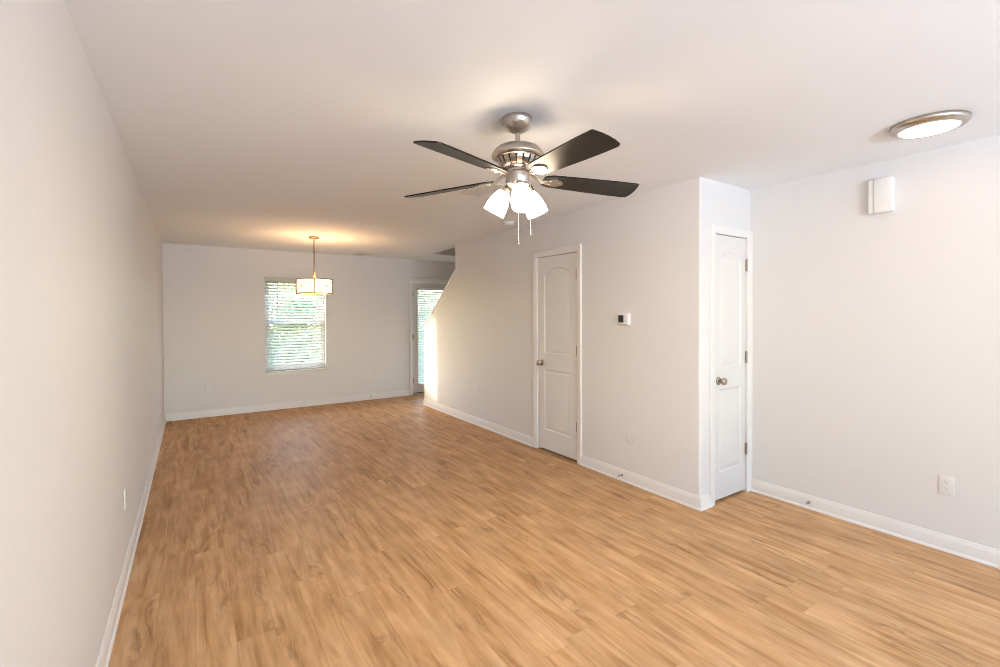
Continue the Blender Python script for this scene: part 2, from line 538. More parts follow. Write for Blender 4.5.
# baseboards with shoe moulding
BASE = [(0, 0), (.021, 0), (.021, .006), (.018, .013), (.013, .018), (.013, .072), (.011, .080), (.0075, .088), (.006, .096), (.003, .100), (0, .100)]
def baseboard(name, path, side):
    bm = BM(); sweep(bm, BASE, path, side=side)
    return obj(name, bm, M['trim'], smooth=25, kind='structure')
baseboard('baseboard_left', [(XL, YF), (XL, YB)], -1)
baseboard('baseboard_back', [(XL, YB), (DX0 - .064, YB)], -1)
baseboard('baseboard_middle', [(XM + .122, YS), (XM, YS), (XM, D1B + .062)], -1)
baseboard('baseboard_corner', [(XM, D1A - .062), (XM, YC), (D2A - .062, YC)], -1)
baseboard('baseboard_right', [(XR, YC), (XR, YF)], -1)
baseboard('baseboard_front', [(XR, YF), (XL, YF)], -1)

# ------------------------------------------------------------------ interior two-panel doors
def panel_loop(u0, u1, z0, z1, arch, ins, n=14):
    """closed outline of a door panel, inset by ins; arch = rise of the curved head (0 = square)"""
    a, b, lo = u0 + ins, u1 - ins, z0 + ins
    if not arch:
        return [(a, lo), (b, lo), (b, z1 - ins), (a, z1 - ins)]
    half = (u1 - u0) / 2
    R = (half * half + arch * arch) / (2 * arch)
    cz = z1 - R
    cu = (u0 + u1) / 2
    rr = R - ins
    h2 = half - ins
    t0 = math.asin(min(1, h2 / rr))
    out = [(a, lo), (b, lo)]
    for i in range(n + 1):
        t = t0 - 2 * t0 * i / n
        out.append((cu + rr * math.sin(t), cz + rr * math.cos(t)))
    return out

def door_leaf(u0, u1, z0, z1, panels, P, thick=.035):
    bm = BM()
    def V(p, d): return bm.verts.new(P(p[0], d, p[1]))
    def loop_edges(vs): return [bm.edges.new((vs[i], vs[(i + 1) % len(vs)])) for i in range(len(vs))]
    outer = [(u0, z0), (u1, z0), (u1, z1), (u0, z1)]
    ov = [V(p, 0) for p in outer]
    edges = loop_edges(ov)
    steps = [(0.0, 0.0), (0.010, -.0075), (0.017, -.0085), (0.040, -.0015), (0.044, -.001)]
    for (a, b, c, d, arch) in panels:
        loops = [[V(p, dep) for p in panel_loop(a, b, c, d, arch, ins)] for ins, dep in steps]
        edges += loop_edges(loops[0])
        for l0, l1 in zip(loops, loops[1:]):
            n = len(l0)
            for i in range(n):
                bm.faces.new((l0[i], l0[(i + 1) % n], l1[(i + 1) % n], l1[i]))
        bm.faces.new(loops[-1])
    bmesh.ops.triangle_fill(bm, use_beauty=True, use_dissolve=False, edges=edges)
    bv = [V(p, -thick) for p in outer]
    for i in range(4):
        bm.faces.new((ov[i], ov[(i + 1) % 4], bv[(i + 1) % 4], bv[i]))
    bm.faces.new(bv[::-1])
    return bm

def hinge_mesh(u, z, P, side):
    bm = BM()
    pts = [Vector(P(u, .006, z - .045)), Vector(P(u, .006, z + .045))]
    tube(bm, pts, .0065, 10)
    tube(bm, [P(u, .006, z - .051), P(u, .006, z - .045)], .0045, 8)
    tube(bm, [P(u, .006, z + .045), P(u, .006, z + .051)], .0045, 8)
    for s in (-1, 1):
        c = [P(u + s * .003, .0025, z - .045), P(u + s * .014, .0025, z - .045), P(u + s * .014, .0025, z + .045), P(u + s * .003, .0025, z + .045)]
        f = [bm.verts.new(p) for p in c]
        c2 = [P(u + s * .003, -.001, z - .045), P(u + s * .014, -.001, z - .045), P(u + s * .014, -.001, z + .045), P(u + s * .003, -.001, z + .045)]
        g = [bm.verts.new(p) for p in c2]
        bm.faces.new(f); bm.faces.new(g[::-1])
        for i in range(4): bm.faces.new((f[i], f[(i + 1) % 4], g[(i + 1) % 4], g[i]))
    return bm

KNOB = [(.031, 0), (.0315, .003), (.029, .008), (.020, .011), (.0115, .014), (.0105, .026), (.013, .030), (.021, .034), (.0265, .041), (.0275, .049), (.0255, .056), (.019, .0615), (.010, .064), (.002, .0645)]
def knob_mesh(u, z, P):
    o = Vector(P(u, 0, z)); n = (Vector(P(u, 1, z)) - o).normalized()
    mtx = Matrix.Translation(o) @ n.to_track_quat('Z', 'Y').to_matrix().to_4x4()
    bm = BM(); lathe(bm, KNOB, 24, mtx)
    return bm

def interior_door(name, P, u0, u1, knob_u, hinge_u, panel_u, label, arch):
    """P(u, depth towards the room, z)"""
    root = thing(name, None, None, P((u0 + u1) / 2, 0, 0), kind='structure')
    root['label'] = label
    bm = BM(); casing(bm, u0, u1, DT, P)
    obj('casing', bm, M['trim'], root)
    # jamb lining and stop
    bm = BM()
    for (a, b, c, d) in ((u0, u0 + .003, 0, DT), (u1 - .003, u1, 0, DT), (u0, u1, DT - .003, DT)):
        p, q = P(a, 0.001, c), P(b, -.121, d)
        box(bm, min(p[0], q[0]), max(p[0], q[0]), min(p[1], q[1]), max(p[1], q[1]), c, d)
    for (a, b, c, d) in ((u0 + .003, u0 + .014, 0, DT - .003), (u1 - .014, u1 - .003, 0, DT - .003), (u0, u1, DT - .014, DT - .003)):
        p, q = P(a, -.046, c), P(b, -.075, d)
        box(bm, min(p[0], q[0]), max(p[0], q[0]), min(p[1], q[1]), max(p[1], q[1]), c, d)
    obj('jamb', bm, M['trim'], root)
    a, b = u0 + .006, u1 - .006
    pu0, pu1 = panel_u
    bm = door_leaf(a, b, .022, DT - .008, [(pu0, pu1, .225, .862, 0), (pu0, pu1, 1.03, 1.925, arch)], lambda u, d, z: P(u, d - .004, z))
    leaf = obj('door_leaf', bm, M['door'], root, smooth=20)
    bm = knob_mesh(knob_u, .93, lambda u, d, z: P(u, d - .004, z))
    obj('door_knob', bm, M['nickel_dark'], root, smooth=50)
    for z in (.352, 1.091, 1.83):
        obj('hinge', hinge_mesh(hinge_u, z, P, 1), M['nickel_dark'], root)
    return root

interior_door('door_1', lambda u, d, z: (XM - d, u, z), D1A, D1B, D1B - .065, D1A + .004, (3.40, 3.80), 'white two panel closet door in the long stair wall', .062)
interior_door('door_2', lambda u, d, z: (u, YC - d, z), D2A, D2B, D2A + .062, D2B - .004, (3.345, 3.648), 'narrow white two panel door in the corner by the right wall', .068)

# ------------------------------------------------------------------ garden door (full glass) in the back wall
PB = lambda u, d, z: (u, YB - d, z)
root = thing('door_3', None, None, ((DX0 + DX1) / 2, YB, 0), kind='structure')
root['label'] = 'white full glass exterior door at the foot of the stairs'
bm = BM(); casing(bm, DX0, DX1, DZ1, PB)
obj('casing', bm, M['trim'], root)
bm = BM()
box(bm, DX0, DX0 + .012, YB - .001, YB + TH, 0, DZ1); box(bm, DX1 - .012, DX1, YB - .001, YB + TH, 0, DZ1); box(bm, DX0, DX1, YB - .001, YB + TH, DZ1 - .012, DZ1)
obj('jamb', bm, M['trim'], root)
LX0, LX1, LZ0, LZ1 = 3.415, 4.10, .20, 1.90
a, b = DX0 + .015, DX1 - .015
bm = BM()
for q in ((a, LX0, .035, DZ1 - .016), (LX1, b, .035, DZ1 - .016), (LX0, LX1, .035, LZ0), (LX0, LX1, LZ1, DZ1 - .016)):
    box(bm, q[0], q[1], YB + .004, YB + .048, q[2], q[3])
obj('door_leaf', bm, M['door'], root)
bm = BM()
w = .026
for q in ((LX0 - w, LX0 + .006, LZ0 - w, LZ1 + w), (LX1 - .006, LX1 + w, LZ0 - w, LZ1 + w), (LX0, LX1, LZ0 - w, LZ0 + .006), (LX0, LX1, LZ1 - .006, LZ1 + w)):
    box(bm, q[0], q[1], YB - .006, YB + .006, q[2], q[3], .003)
obj('glazing_trim', bm, M['door'], root)
bm = BM(); box(bm, LX0, LX1, YB + .024, YB + .030, LZ0, LZ1)
obj('glass_pane', bm, M['glass'], root)
bm = BM(); prism(bm, [(YB - .03, 0), (YB - .03, .008), (YB - .01, .022), (YB + TH, .022), (YB + TH, 0)], 'x', DX0 + .012, DX1 - .012)
obj('threshold', bm, M['threshold'], root)
bm = BM(); box(bm, a, b, YB + .006, YB + .044, .022, .035)
obj('door_sweep', bm, M['rubber'], root)
for z in (.255, 1.046, 1.818):
    obj('hinge', hinge_mesh(DX0 + .012, z, PB, 1), M['nickel_dark'], root)
obj('door_knob', knob_mesh(DX1 - .075, .95, PB), M['nickel_dark'], root, smooth=50)

# ------------------------------------------------------------------ window in the back wall
root = thing('window_1', None, None, ((WX0 + WX1) / 2, YB, WZ0), kind='structure')
root['label'] = 'white single hung window in the back wall'
YW = YB + .066
def frame4(bm, x0, x1, z0, z1, w, y0, y1, wb=None, wt=None):
    wb = wb or w; wt = wt or w
    box(bm, x0, x0 + w, y0, y1, z0, z1, .002, 1); box(bm, x1 - w, x1, y0, y1, z0, z1, .002, 1)
    box(bm, x0 + w, x1 - w, y0, y1, z0, z0 + wb, .002, 1); box(bm, x0 + w, x1 - w, y0, y1, z1 - wt, z1, .002, 1)
bm = BM(); frame4(bm, WX0, WX1, WZ0, WZ1, .036, YW, YW + .075)
obj('window_frame', bm, M['vinyl'], root)
ZM = 1.335
bm = BM(); frame4(bm, WX0 + .036, WX1 - .036, ZM - .02, WZ1 - .036, .034, YW + .040, YW + .066, wb=.04)
up = obj('upper_sash', bm, M['vinyl'], root)
bm = BM(); box(bm, WX0 + .06, WX1 - .06, YW + .050, YW + .054, ZM, WZ1 - .06)
obj('glass_pane', bm, M['glass'], up)
bm = BM(); frame4(bm, WX0 + .036, WX1 - .036, WZ0 + .036, ZM + .022, .036, YW + .006, YW + .036, wb=.055, wt=.044)
lo = obj('lower_sash', bm, M['vinyl'], root)
bm = BM(); box(bm, WX0 + .06, WX1 - .06, YW + .019, YW + .023, WZ0 + .08, ZM)
obj('glass_pane', bm, M['glass'], lo)
bm = BM()
box(bm, WX0 - .022, WX1 + .022, YB - .030, YB, WZ0 - .018, WZ0 + .002, .005)
box(bm, WX0 + .001, WX1 - .001, YB - .002, YW + .001, WZ0 - .017, WZ0 + .002)
obj('window_sill', bm, M['trim'], root)
bm = BM(); box(bm, WX0 - .008, WX1 + .008, YB - .013, YB, WZ0 - .062, WZ0 - .018, .003)
obj('apron', bm, M['trim'], root)

# front windows (behind the camera)
for k, (x0, x1) in enumerate(FW):
    root = thing('window_%d' % (k + 2), None, None, ((x0 + x1) / 2, YF, FZ0), kind='structure')
    bm = BM(); frame4(bm, x0, x1, FZ0, FZ1, .04, YF - TH, YF - .08); box(bm, x0 + .04, x1 - .04, YF - .13, YF - .10, 1.33, 1.37)
    obj('window_frame', bm, M['vinyl'], root)
    bm = BM(); box(bm, x0 - .02, x1 + .02, YF - .08, YF + .03, FZ0 - .02, FZ0, .004)
    obj('window_sill', bm, M['trim'], root)

# ------------------------------------------------------------------ blinds
def blind(name, label, x0, x1, z0, z1, yc, pitch, tilt_deg, ladders, valance, wand_x):
    root = thing(name, label, 'blind', ((x0 + x1) / 2, yc, z0), 'white slatted blinds on the back wall')
    bm = BM()
    box(bm, x0 + .003, x1 - .003, yc - .028, yc + .028, z1 - .045, z1, .003)
    obj('headrail', bm, M['slat'], root)
    if valance:
        bm = BM(); box(bm, x0 + .001, x1 - .001, yc - .036, yc - .030, z1 - .062, z1, .002)
        obj('valance', bm, M['slat'], root)
    t = math.radians(tilt_deg)
    zt, zb = z1 - .075, z0 + .052
    n = int((zt - zb) / pitch)
    bm = BM()
    for i in range(n + 1):
        z = zt - i * pitch
        if z < zb - .001: break
        top, bot = [], []
        for k in range(5):
            s = -.025 + .05 * k / 4
            c = .0022 * (1 - (s / .025) ** 2)
            for lst, e in ((top, .0013), (bot, -.0013)):
                dy, dz = s, c + e
                yy = yc + dy * math.cos(t) - dz * math.sin(t)
                zz = z + dy * math.sin(t) + dz * math.cos(t)
                lst.append((yy, zz))
        prism(bm, top + bot[::-1], 'x', x0 + .006, x1 - .006)
    obj('slats', bm, M['slat'], root, smooth=40)
    bm = BM(); box(bm, x0 + .006, x1 - .006, yc - .025, yc + .025, z0 + .008, z0 + .026, .004)
    obj('bottom_rail', bm, M['slat'], root)
    for x in ladders:
        bm = BM()
        for dy in (-.024, .024):
            tube(bm, [(x, yc + dy, z0 + .012), (x, yc + dy, z1 - .03)], .0016, 6)
        tube(bm, [(x + .004, yc, z0 + .02), (x + .004, yc, z1 - .03)], .0012, 6)
        obj('ladder_cord', bm, M['cord'], root)
    if wand_x:
        bm = BM(); tube(bm, [(wand_x, yc - .042, z1 - .06), (wand_x, yc - .043, z1 - .72)], .004, 8); tube(bm, [(wand_x, yc - .03, z1 - .03), (wand_x, yc - .042, z1 - .06)], .002, 6)
        obj('tilt_wand', bm, M['cord'], root)
    return root
blind('window_blind', 'white slatted blind hanging inside the window in the back wall', WX0 + .004, WX1 - .004, WZ0 + .003, WZ1 - .002, YB + .034, .0452, 37, (1.03, 1.366, 1.70), True, 1.10)
blind('door_blind', 'white slatted blind hung on the glass exterior door', 3.395, 4.12, .165, 1.935, YB - .034, .0415, 36, (3.50, 3.757, 4.01), False, None)

# ------------------------------------------------------------------ ceiling fan
FX, FY = 1.387, 1.91
fan = thing('ceiling_fan', 'five blade brushed nickel ceiling fan with dark blades and three lit glass shades', 'ceiling fan', (FX, FY, H))
T = Matrix.Translation((FX, FY, 0))
bm = BM(); lathe(bm, [(.073, 2.44), (.074, 2.430), (.073, 2.420), (.066, 2.402), (.052, 2.381), (.034, 2.369), (.024, 2.366), (.018, 2.362)], 40, T)
obj('canopy', bm, M['nickel'], fan, smooth=50)
bm = BM(); lathe(bm, [(.0125, 2.372), (.0125, 2.306)], 20, T); lathe(bm, [(.012, 2.313), (.021, 2.308), (.021, 2.294), (.012, 2.291)], 20, T)
obj('downrod', bm, M['nickel'], fan, smooth=50)
bm = BM(); lathe(bm, [(.03, 2.301), (.062, 2.299), (.088, 2.293), (.108, 2.283), (.123, 2.269), (.131, 2.256), (.1345, 2.246), (.133, 2.241), (.105, 2.239)], 48, T)
obj('motor_housing', bm, M['nickel'], fan, smooth=50)
# vented bowl: solid bands with open slots between ribs, dark core behind
bm = BM()
lathe(bm, [(.107, 2.240), (.110, 2.234), (.104, 2.230), (.098, 2.239)], 48, T)
lathe(bm, [(.074, 2.184), (.066, 2.176), (.055, 2.176), (.058, 2.188)], 48, T)
for k in range(18):
    a = 2 * PI * k / 18
    pts = [(.107, 2.235), (.100, 2.214), (.086, 2.195), (.068, 2.180)]
    for (r0, z0), (r1, z1) in zip(pts, pts[1:]):
        vs = []
        for (rr, zz) in ((r0, z0), (r1, z1)):
            wa = .0128 / max(rr, .05)
            for s in (-1, 1):
                for e in (0, -.006):
                    t = a + s * wa
                    vs.append(bm.verts.new((FX + (rr + e) * math.cos(t), FY + (rr + e) * math.sin(t), zz)))
        for q in ((0, 2, 6, 4), (1, 5, 7, 3), (0, 4, 5, 1), (2, 3, 7, 6), (0, 1, 3, 2), (4, 6, 7, 5)):
            bm.faces.new([vs[i] for i in q])
obj('vent_ring', bm, M['nickel'], fan, smooth=40)
bm = BM(); lathe(bm, [(.097, 2.238), (.090, 2.214), (.077, 2.197), (.060, 2.184)], 40, T)
obj('motor_core', bm, M['vent_dark'], fan, smooth=50)
bm = BM(); lathe(bm, [(.056, 2.178), (.062, 2.174), (.062, 2.164), (.056, 2.160)], 40, T)
obj('blade_hub', bm, M['nickel'], fan, smooth=50)
bm = BM(); lathe(bm, [(.058, 2.162), (.063, 2.158), (.063, 2.108), (.058, 2.100), (.044, 2.090), (.022, 2.084), (.012, 2.072), (.004, 2.068)], 40, T)
obj('switch_housing', bm, M['nickel'], fan, smooth=45)

BLADE_Z, BLADE_ANG, PITCH_B = 2.138, (47, 120, 201, 265, 343), math.radians(13)
def blade_pts():
    edge = [(.135, .032), (.150, .047), (.178, .056), (.30, .063), (.45, .070), (.56, .0735), (.63, .0735)]
    tip = [(.655, -.0725), (.661, -.069), (.670, -.035), (.674, .0), (.672, .035), (.665, .066), (.659, .071), (.648, .0733)]
    return [(r, -w) for r, w in edge] + tip + edge[::-1]
for k in range(5):
    ang = math.radians(BLADE_ANG[k])
    R = Matrix.Translation((FX, FY, BLADE_Z)) @ Matrix.Rotation(ang, 4, 'Z') @ Matrix.Rotation(math.radians(1.6), 4, 'Y') @ Matrix.Rotation(-PITCH_B, 4, 'X')
    bm = BM()
    pts = blade_pts()
    A = [bm.verts.new(R @ Vector((x, y, .0035))) for x, y in pts]
    B = [bm.verts.new(R @ Vector((x, y, -.0035))) for x, y in pts]
    bm.faces.new(A); bm.faces.new(B[::-1])
    for i in range(len(pts)):
        bm.faces.new((A[i], B[i], B[(i + 1) % len(pts)], A[(i + 1) % len(pts)]))
    bl = obj('blade', bm, M['blade'], fan, smooth=30)
    # leaf-shaped iron under the blade, arm curving up to the hub
    bm = BM()
    outline = [(.125, .012), (.150, .018), (.180, .031), (.205, .035), (.228, .028), (.246, .010), (.249, 0)]
    full = outline + [(x, -y) for x, y in outline[::-1][1:]]
    A = [bm.verts.new(R @ Vector((x, y, -.004))) for x, y in full]
    B = [bm.verts.new(R @ Vector((x, y, -.009))) for x, y in full]
    bm.faces.new(A); bm.faces.new(B[::-1])
    for i in range(len(full)):
        bm.faces.new((A[i], B[i], B[(i + 1) % len(full)], A[(i + 1) % len(full)]))
    Rz = Matrix.Translation((FX, FY, 0)) @ Matrix.Rotation(ang, 4, 'Z')
    arm = [(.054, .017, 2.170, 2.164), (.078, .013, 2.163, 2.156), (.102, .011, 2.150, 2.142), (.124, .012, 2.135, 2.126), (.147, .015, 2.131, 2.123)]
    rows = []
    for x, w, zt, zb in arm:
        rows.append([bm.verts.new(Rz @ Vector((x, y, z))) for y, z in ((-w, zt), (w, zt), (w, zb), (-w, zb))])
    for p, q in zip(rows, rows[1:]):
        for j in range(4): bm.faces.new((p[j], p[(j + 1) % 4], q[(j + 1) % 4], q[j]))
    bm.faces.new(rows[0]); bm.faces.new(rows[-1][::-1])
    for sx, sy in ((.175, .016), (.175, -.016), (.225, 0)):
        mt = R @ Matrix.Translation((sx, sy, -.012))
        lathe(bm, [(.002, 0), (.005, .001), (.006, .004)], 10, mt)
    obj('blade_iron', bm, M['nickel'], bl, smooth=35)

FAN_W = 4.0
SHADE = [(.020, .0), (.027, -.004), (.036, -.018), (.045, -.040), (.052, -.066), (.0555, -.092), (.0565, -.126), (.054, -.126), (.053, -.092), (.0495, -.066), (.0425, -.040), (.033, -.018), (.018, -.003)]
for k in range(3):
    a = math.radians(-116 + 120 * k)
    d = Vector((math.cos(a), math.sin(a), 0))
    c0 = Vector((FX, FY, 0))
    neck = c0 + d * .071 + Vector((0, 0, 2.078))
    bm = BM()
    tube(bm, [c0 + d * .040 + Vector((0, 0, 2.100)), c0 + d * .064 + Vector((0, 0, 2.104)), c0 + d * .075 + Vector((0, 0, 2.098)), neck + Vector((0, 0, .008))], .008, 10)
    ax = (d * math.sin(math.radians(31)) - Vector((0, 0, math.cos(math.radians(31))))).normalized()
    mt = Matrix.Translation(neck) @ (-ax).to_track_quat('Z', 'Y').to_matrix().to_4x4()
    lathe(bm, [(.010, .024), (.018, .020), (.024, .010), (.026, -.004), (.022, -.006)], 24, mt)
    arm_o = obj('light_arm', bm, M['nickel'], fan, smooth=45)
    bm = BM()
    lathe(bm, SHADE, 32, mt, cap=False)
    sh = obj('lamp_shade', bm, M['shade'], fan, smooth=60)
    sh.data.materials.append(M['shade_inside'])
    for f in sh.data.polygons:
        ctr = f.center + Vector((FX, FY, H)) - neck
        if f.normal.dot(ctr - ax * ctr.dot(ax)) < 0: f.material_index = 1
    bl_ = bpy.data.lights.new('fan_bulb_light', 'AREA'); bl_.shape = 'DISK'; bl_.size = .095; bl_.energy = FAN_W; bl_.color = (1.0, .86, .66)
    bo = bpy.data.objects.new('fan_bulb_light', bl_); C.objects.link(bo)
    bo.location = neck + ax * .124
    bo.rotation_euler = ax.to_track_quat('-Z', 'Y').to_euler()
    bm = BM(); lathe(bm, [(.008, -.03), (.012, -.036), (.020, -.055), (.024, -.075), (.022, -.09), (.013, -.102), (.003, -.106)], 20, mt)
    obj('bulb', bm, M['bulb'], sh, smooth=60)
def chain(px, py, z0, z1, label=None):
    bm = BM()
    z = z0
    while z > z1 + .03:
        bmesh.ops.create_icosphere(bm, subdivisions=1, radius=.0021, matrix=Matrix.Translation((px, py, z)))
        z -= .0036
    c = obj('pull_chain', bm, M['nickel'], fan, smooth=60)
    bm = BM(); lathe(bm, [(.0015, .034), (.0035, .030), (.0045, .012), (.0055, .004), (.004, 0)], 12, Matrix.Translation((px, py, z1)))
    obj('chain_fob', bm, M['nickel'], c, smooth=50)
_tc = Vector((-math.sin(YAW), -math.cos(YAW), 0)); _rt = Vector((math.cos(YAW), -math.sin(YAW), 0))
p = Vector((FX, FY, 0)) + _tc * .030 + _rt * .001; chain(p.x, p.y, 2.10, 1.795)
p = Vector((FX, FY, 0)) - _tc * .030 + _rt * .066; bm = None; chain(p.x, p.y, 2.12, 1.85)

# ------------------------------------------------------------------ drum pendant
PX, PY = 1.307, 6.214
pen = thing('pendant_light', 'drum pendant light with lit cream shade and crossed metal straps in front of the window', 'pendant light', (PX, PY, H))
T = Matrix.Translation((PX, PY, 0))
bm = BM(); lathe(bm, [(.062, 2.44), (.064, 2.436), (.064, 2.424), (.056, 2.418), (.012, 2.414)], 32, T)
obj('canopy', bm, M['bronze'], pen, smooth=45)
bm = BM(); lathe(bm, [(.0075, 2.418), (.0075, 1.97)], 12, T); lathe(bm, [(.008, 2.010), (.017, 2.004), (.017, 1.900), (.012, 1.894)], 20, T)
obj('stem', bm, M['bronze'], pen, smooth=45)
RS, SZ0, SZ1 = .206, 1.722, 1.900
bm = BM(); lathe(bm, [(RS, SZ0), (RS, SZ1), (RS - .003, SZ1), (RS - .003, SZ0), (RS, SZ0)], 64, T, cap=False)
obj('lamp_shade', bm, M['fabric'], pen, smooth=40)
bm = BM(); lathe(bm, [(RS - .006, SZ0 + .004), (RS - .006, SZ0 + .008)], 64, T)
obj('diffuser', bm, M['fabric_base'], pen, smooth=40)
bm = BM()
for z in (SZ0, SZ1):
    lathe(bm, [(RS - .004, z - .006), (RS + .006, z - .006), (RS + .006, z + .006), (RS - .004, z + .006), (RS - .004, z - .006)], 64, T, cap=False)
A0 = math.radians(-(90 + math.degrees(0)) - 12)
a_cam = math.atan2(-PY, -PX)
for k in range(4):
    a = a_cam + PI / 2 * k
    # vertical strap
    p0 = Vector((PX + (RS + .004) * math.cos(a), PY + (RS + .004) * math.sin(a), 0))
    tube(bm, [p0 + Vector((0, 0, SZ0 - .012)), p0 + Vector((0, 0, SZ1 + .012))], .009, 8)
    for s in (0, 1):
        pts = []
        for i in range(13):
            t = a + (PI / 2) * i / 12
            z = SZ0 + .005 + (SZ1 - SZ0 - .01) * ((i / 12) if s == 0 else 1 - i / 12)
            pts.append((PX + (RS + .003) * math.cos(t), PY + (RS + .003) * math.sin(t), z))
        tube(bm, pts, .0035, 6)
for k in range(3):
    a = a_cam + .5 + 2 * PI / 3 * k
    tube(bm, [(PX, PY, 1.905), (PX + RS * math.cos(a), PY + RS * math.sin(a), 1.900)], .004, 6)
obj('strap_frame', bm, M['bronze'], pen, smooth=45)
for k in range(3):
    a = a_cam + 2 * PI / 3 * k
    bm = BM(); lathe(bm, [(.010, 1.905), (.013, 1.895), (.013, 1.87), (.022, 1.845), (.028, 1.815), (.024, 1.79), (.012, 1.775), (.003, 1.772)], 16, Matrix.Translation((PX + .075 * math.cos(a), PY + .075 * math.sin(a), 0)))
    obj('bulb', bm, M['pendant_bulb'], pen, smooth=60)

pl = bpy.data.lights.new('pendant_bulb_light', 'POINT'); pl.energy = 12.5; pl.color = (1.0, .54, .25); pl.shadow_soft_size = .05
po = bpy.data.objects.new('pendant_bulb_light', pl); C.objects.link(po)
po.location = (PX + .09 * math.cos(a_cam + 1.0), PY + .09 * math.sin(a_cam + 1.0), 1.85)

# ------------------------------------------------------------------ flush ceiling light near the right wall
QX, QY = 3.233, 0.780
fl = thing('flush_ceiling_light', 'round brushed nickel flush light glowing on the ceiling near the right wall', 'ceiling light', (QX, QY, H))
T = Matrix.Translation((QX, QY, 0))
bm = BM(); lathe(bm, [(0.1568, 2.44), (0.1596, 2.432), (0.1568, 2.420), (0.1482, 2.410), (0.1349, 2.404), (0.1254, 2.403), (0.1216, 2.406), (0.1216, 2.412)], 64, T)
obj('metal_rim', bm, M['nickel'], fl, smooth=50)
bm = BM(); lathe(bm, [(0.1216, 2.408), (0.1197, 2.404), (0.1045, 2.400), (.07, 2.397), (.02, 2.396)], 64, T)
obj('diffuser', bm, M['diffuser'], fl, smooth=60)

# ------------------------------------------------------------------ smoke detector, registers
bm = BM(); lathe(bm, [(.062, 2.44), (.063, 2.432), (.058, 2.428), (.057, 2.414), (.050, 2.406), (.030, 2.402), (.004, 2.401)], 36, Matrix.Translation((2.85, 4.10, 0)))
sd = thing('smoke_detector', 'round white smoke detector on the ceiling behind the fan', 'smoke detector', (2.85, 4.10, H))
obj('body', bm, M['plastic'], sd, smooth=40)
bm = BM()
for k in range(16):
    a = 2 * PI * k / 16
    tube(bm, [(2.85 + .0575 * math.cos(a), 4.10 + .0575 * math.sin(a), 2.417), (2.85 + .0575 * math.cos(a + .2), 4.10 + .0575 * math.sin(a + .2), 2.417)], .002, 6)
obj('grille', bm, M['slot'], sd)

def register(name, label, x0, x1, y0, y1, along_y, two_way=False):
    root = thing(name, label, 'vent', ((x0 + x1) / 2, (y0 + y1) / 2, H), 'white ceiling air registers')
    bm = BM(); w = .026
    for q in ((x0, x0 + w, y0, y1), (x1 - w, x1, y0, y1), (x0 + w, x1 - w, y0, y0 + w), (x0 + w, x1 - w, y1 - w, y1)):
        box(bm, q[0], q[1], q[2], q[3], H - .008, H - .0005, .003, 1)
    obj('frame', bm, M['vent'], root)
    bm = BM(); box(bm, x0 + w, x1 - w, y0 + w, y1 - w, H - .0015, H - .0005)
    obj('backing', bm, M['vent_dark'], root)
    bm = BM()
    lo_, hi = (x0 + w, x1 - w) if along_y else (y0 + w, y1 - w)
    n = int((hi - lo_) / .019)
    for i in range(n):
        c = lo_ + (i + .5) * (hi - lo_) / n
        pts = [(c - .008, H - .003), (c + .004, H - .011), (c + .006, H - .009), (c - .006, H - .0015)]
        if two_way and c < (lo_ + hi) / 2: pts = [(2 * c - q, z) for q, z in pts][::-1]
        if along_y: prism(bm, pts, 'y', y0 + w, y1 - w)
        else: prism(bm, pts, 'x', x0 + w, x1 - w)
    obj('louvers', bm, M['vent'], root)
register('ceiling_register', 'white rectangular air register on the ceiling just behind the fan', 1.83, 2.035, 2.94, 3.34, True)
register('ceiling_register', 'small white air register on the ceiling close to the back wall', 2.20, 2.52, 7.44, 7.60, True, True)

# ------------------------------------------------------------------ outlets and wall plates (local: x across, -y out of the wall, z up)
def plate_mesh():
    bm = BM(); box(bm, -.0355, .0355, -.0065, 0, -.058, .058, .003, 2)
    return bm
out0 = thing('wall_outlet', 'white duplex outlet low on the right wall above the baseboard', 'outlet', (XR, .818, .40), 'white outlets along the walls', rotz=-PI / 2)
obj('cover_plate', plate_mesh(), M['plate'], out0, local=True)
for z in (.0195, -.0195):
    bm = BM()
    prism(bm, [(.0165 * math.cos(t) , z + max(-.0135, min(.0135, .0175 * math.sin(t)))) for t in [2 * PI * i / 24 for i in range(24)]], 'y', -.0085, -.0060)
    rc = obj('receptacle', bm, M['plastic_ivory'], out0, local=True)
    bm = BM()
    for x, h_ in ((-.0065, .0045), (.0065, .0036)):
        box(bm, x - .001, x + .001, -.0089, -.0083, z + .001 - h_ + .003, z + .001 + h_ + .003)
    lathe(bm, [(.0024, 0), (.0024, .0006)], 10, Matrix.Translation((0, -.0083, z - .0075)) @ Matrix.Rotation(PI / 2, 4, 'X'))
    obj('slots', bm, M['slot'], rc, local=True)
bm = BM(); lathe(bm, [(.003, 0), (.0025, .0012), (.0008, .0016)], 12, Matrix.Translation((0, -.0064, 0)) @ Matrix.Rotation(PI / 2, 4, 'X'))
obj('screw', bm, M['plastic_ivory'], out0, local=True)
dup(out0, (XL, 3.30, .43), PI / 2, 'white duplex outlet on the left wall nearer the viewer')
dup(out0, (XL, 5.452, .415), PI / 2, 'white duplex outlet on the left wall close to the far corner')
dup(out0, (.187, YB, .40), 0, 'white duplex outlet on the back wall left of the window')

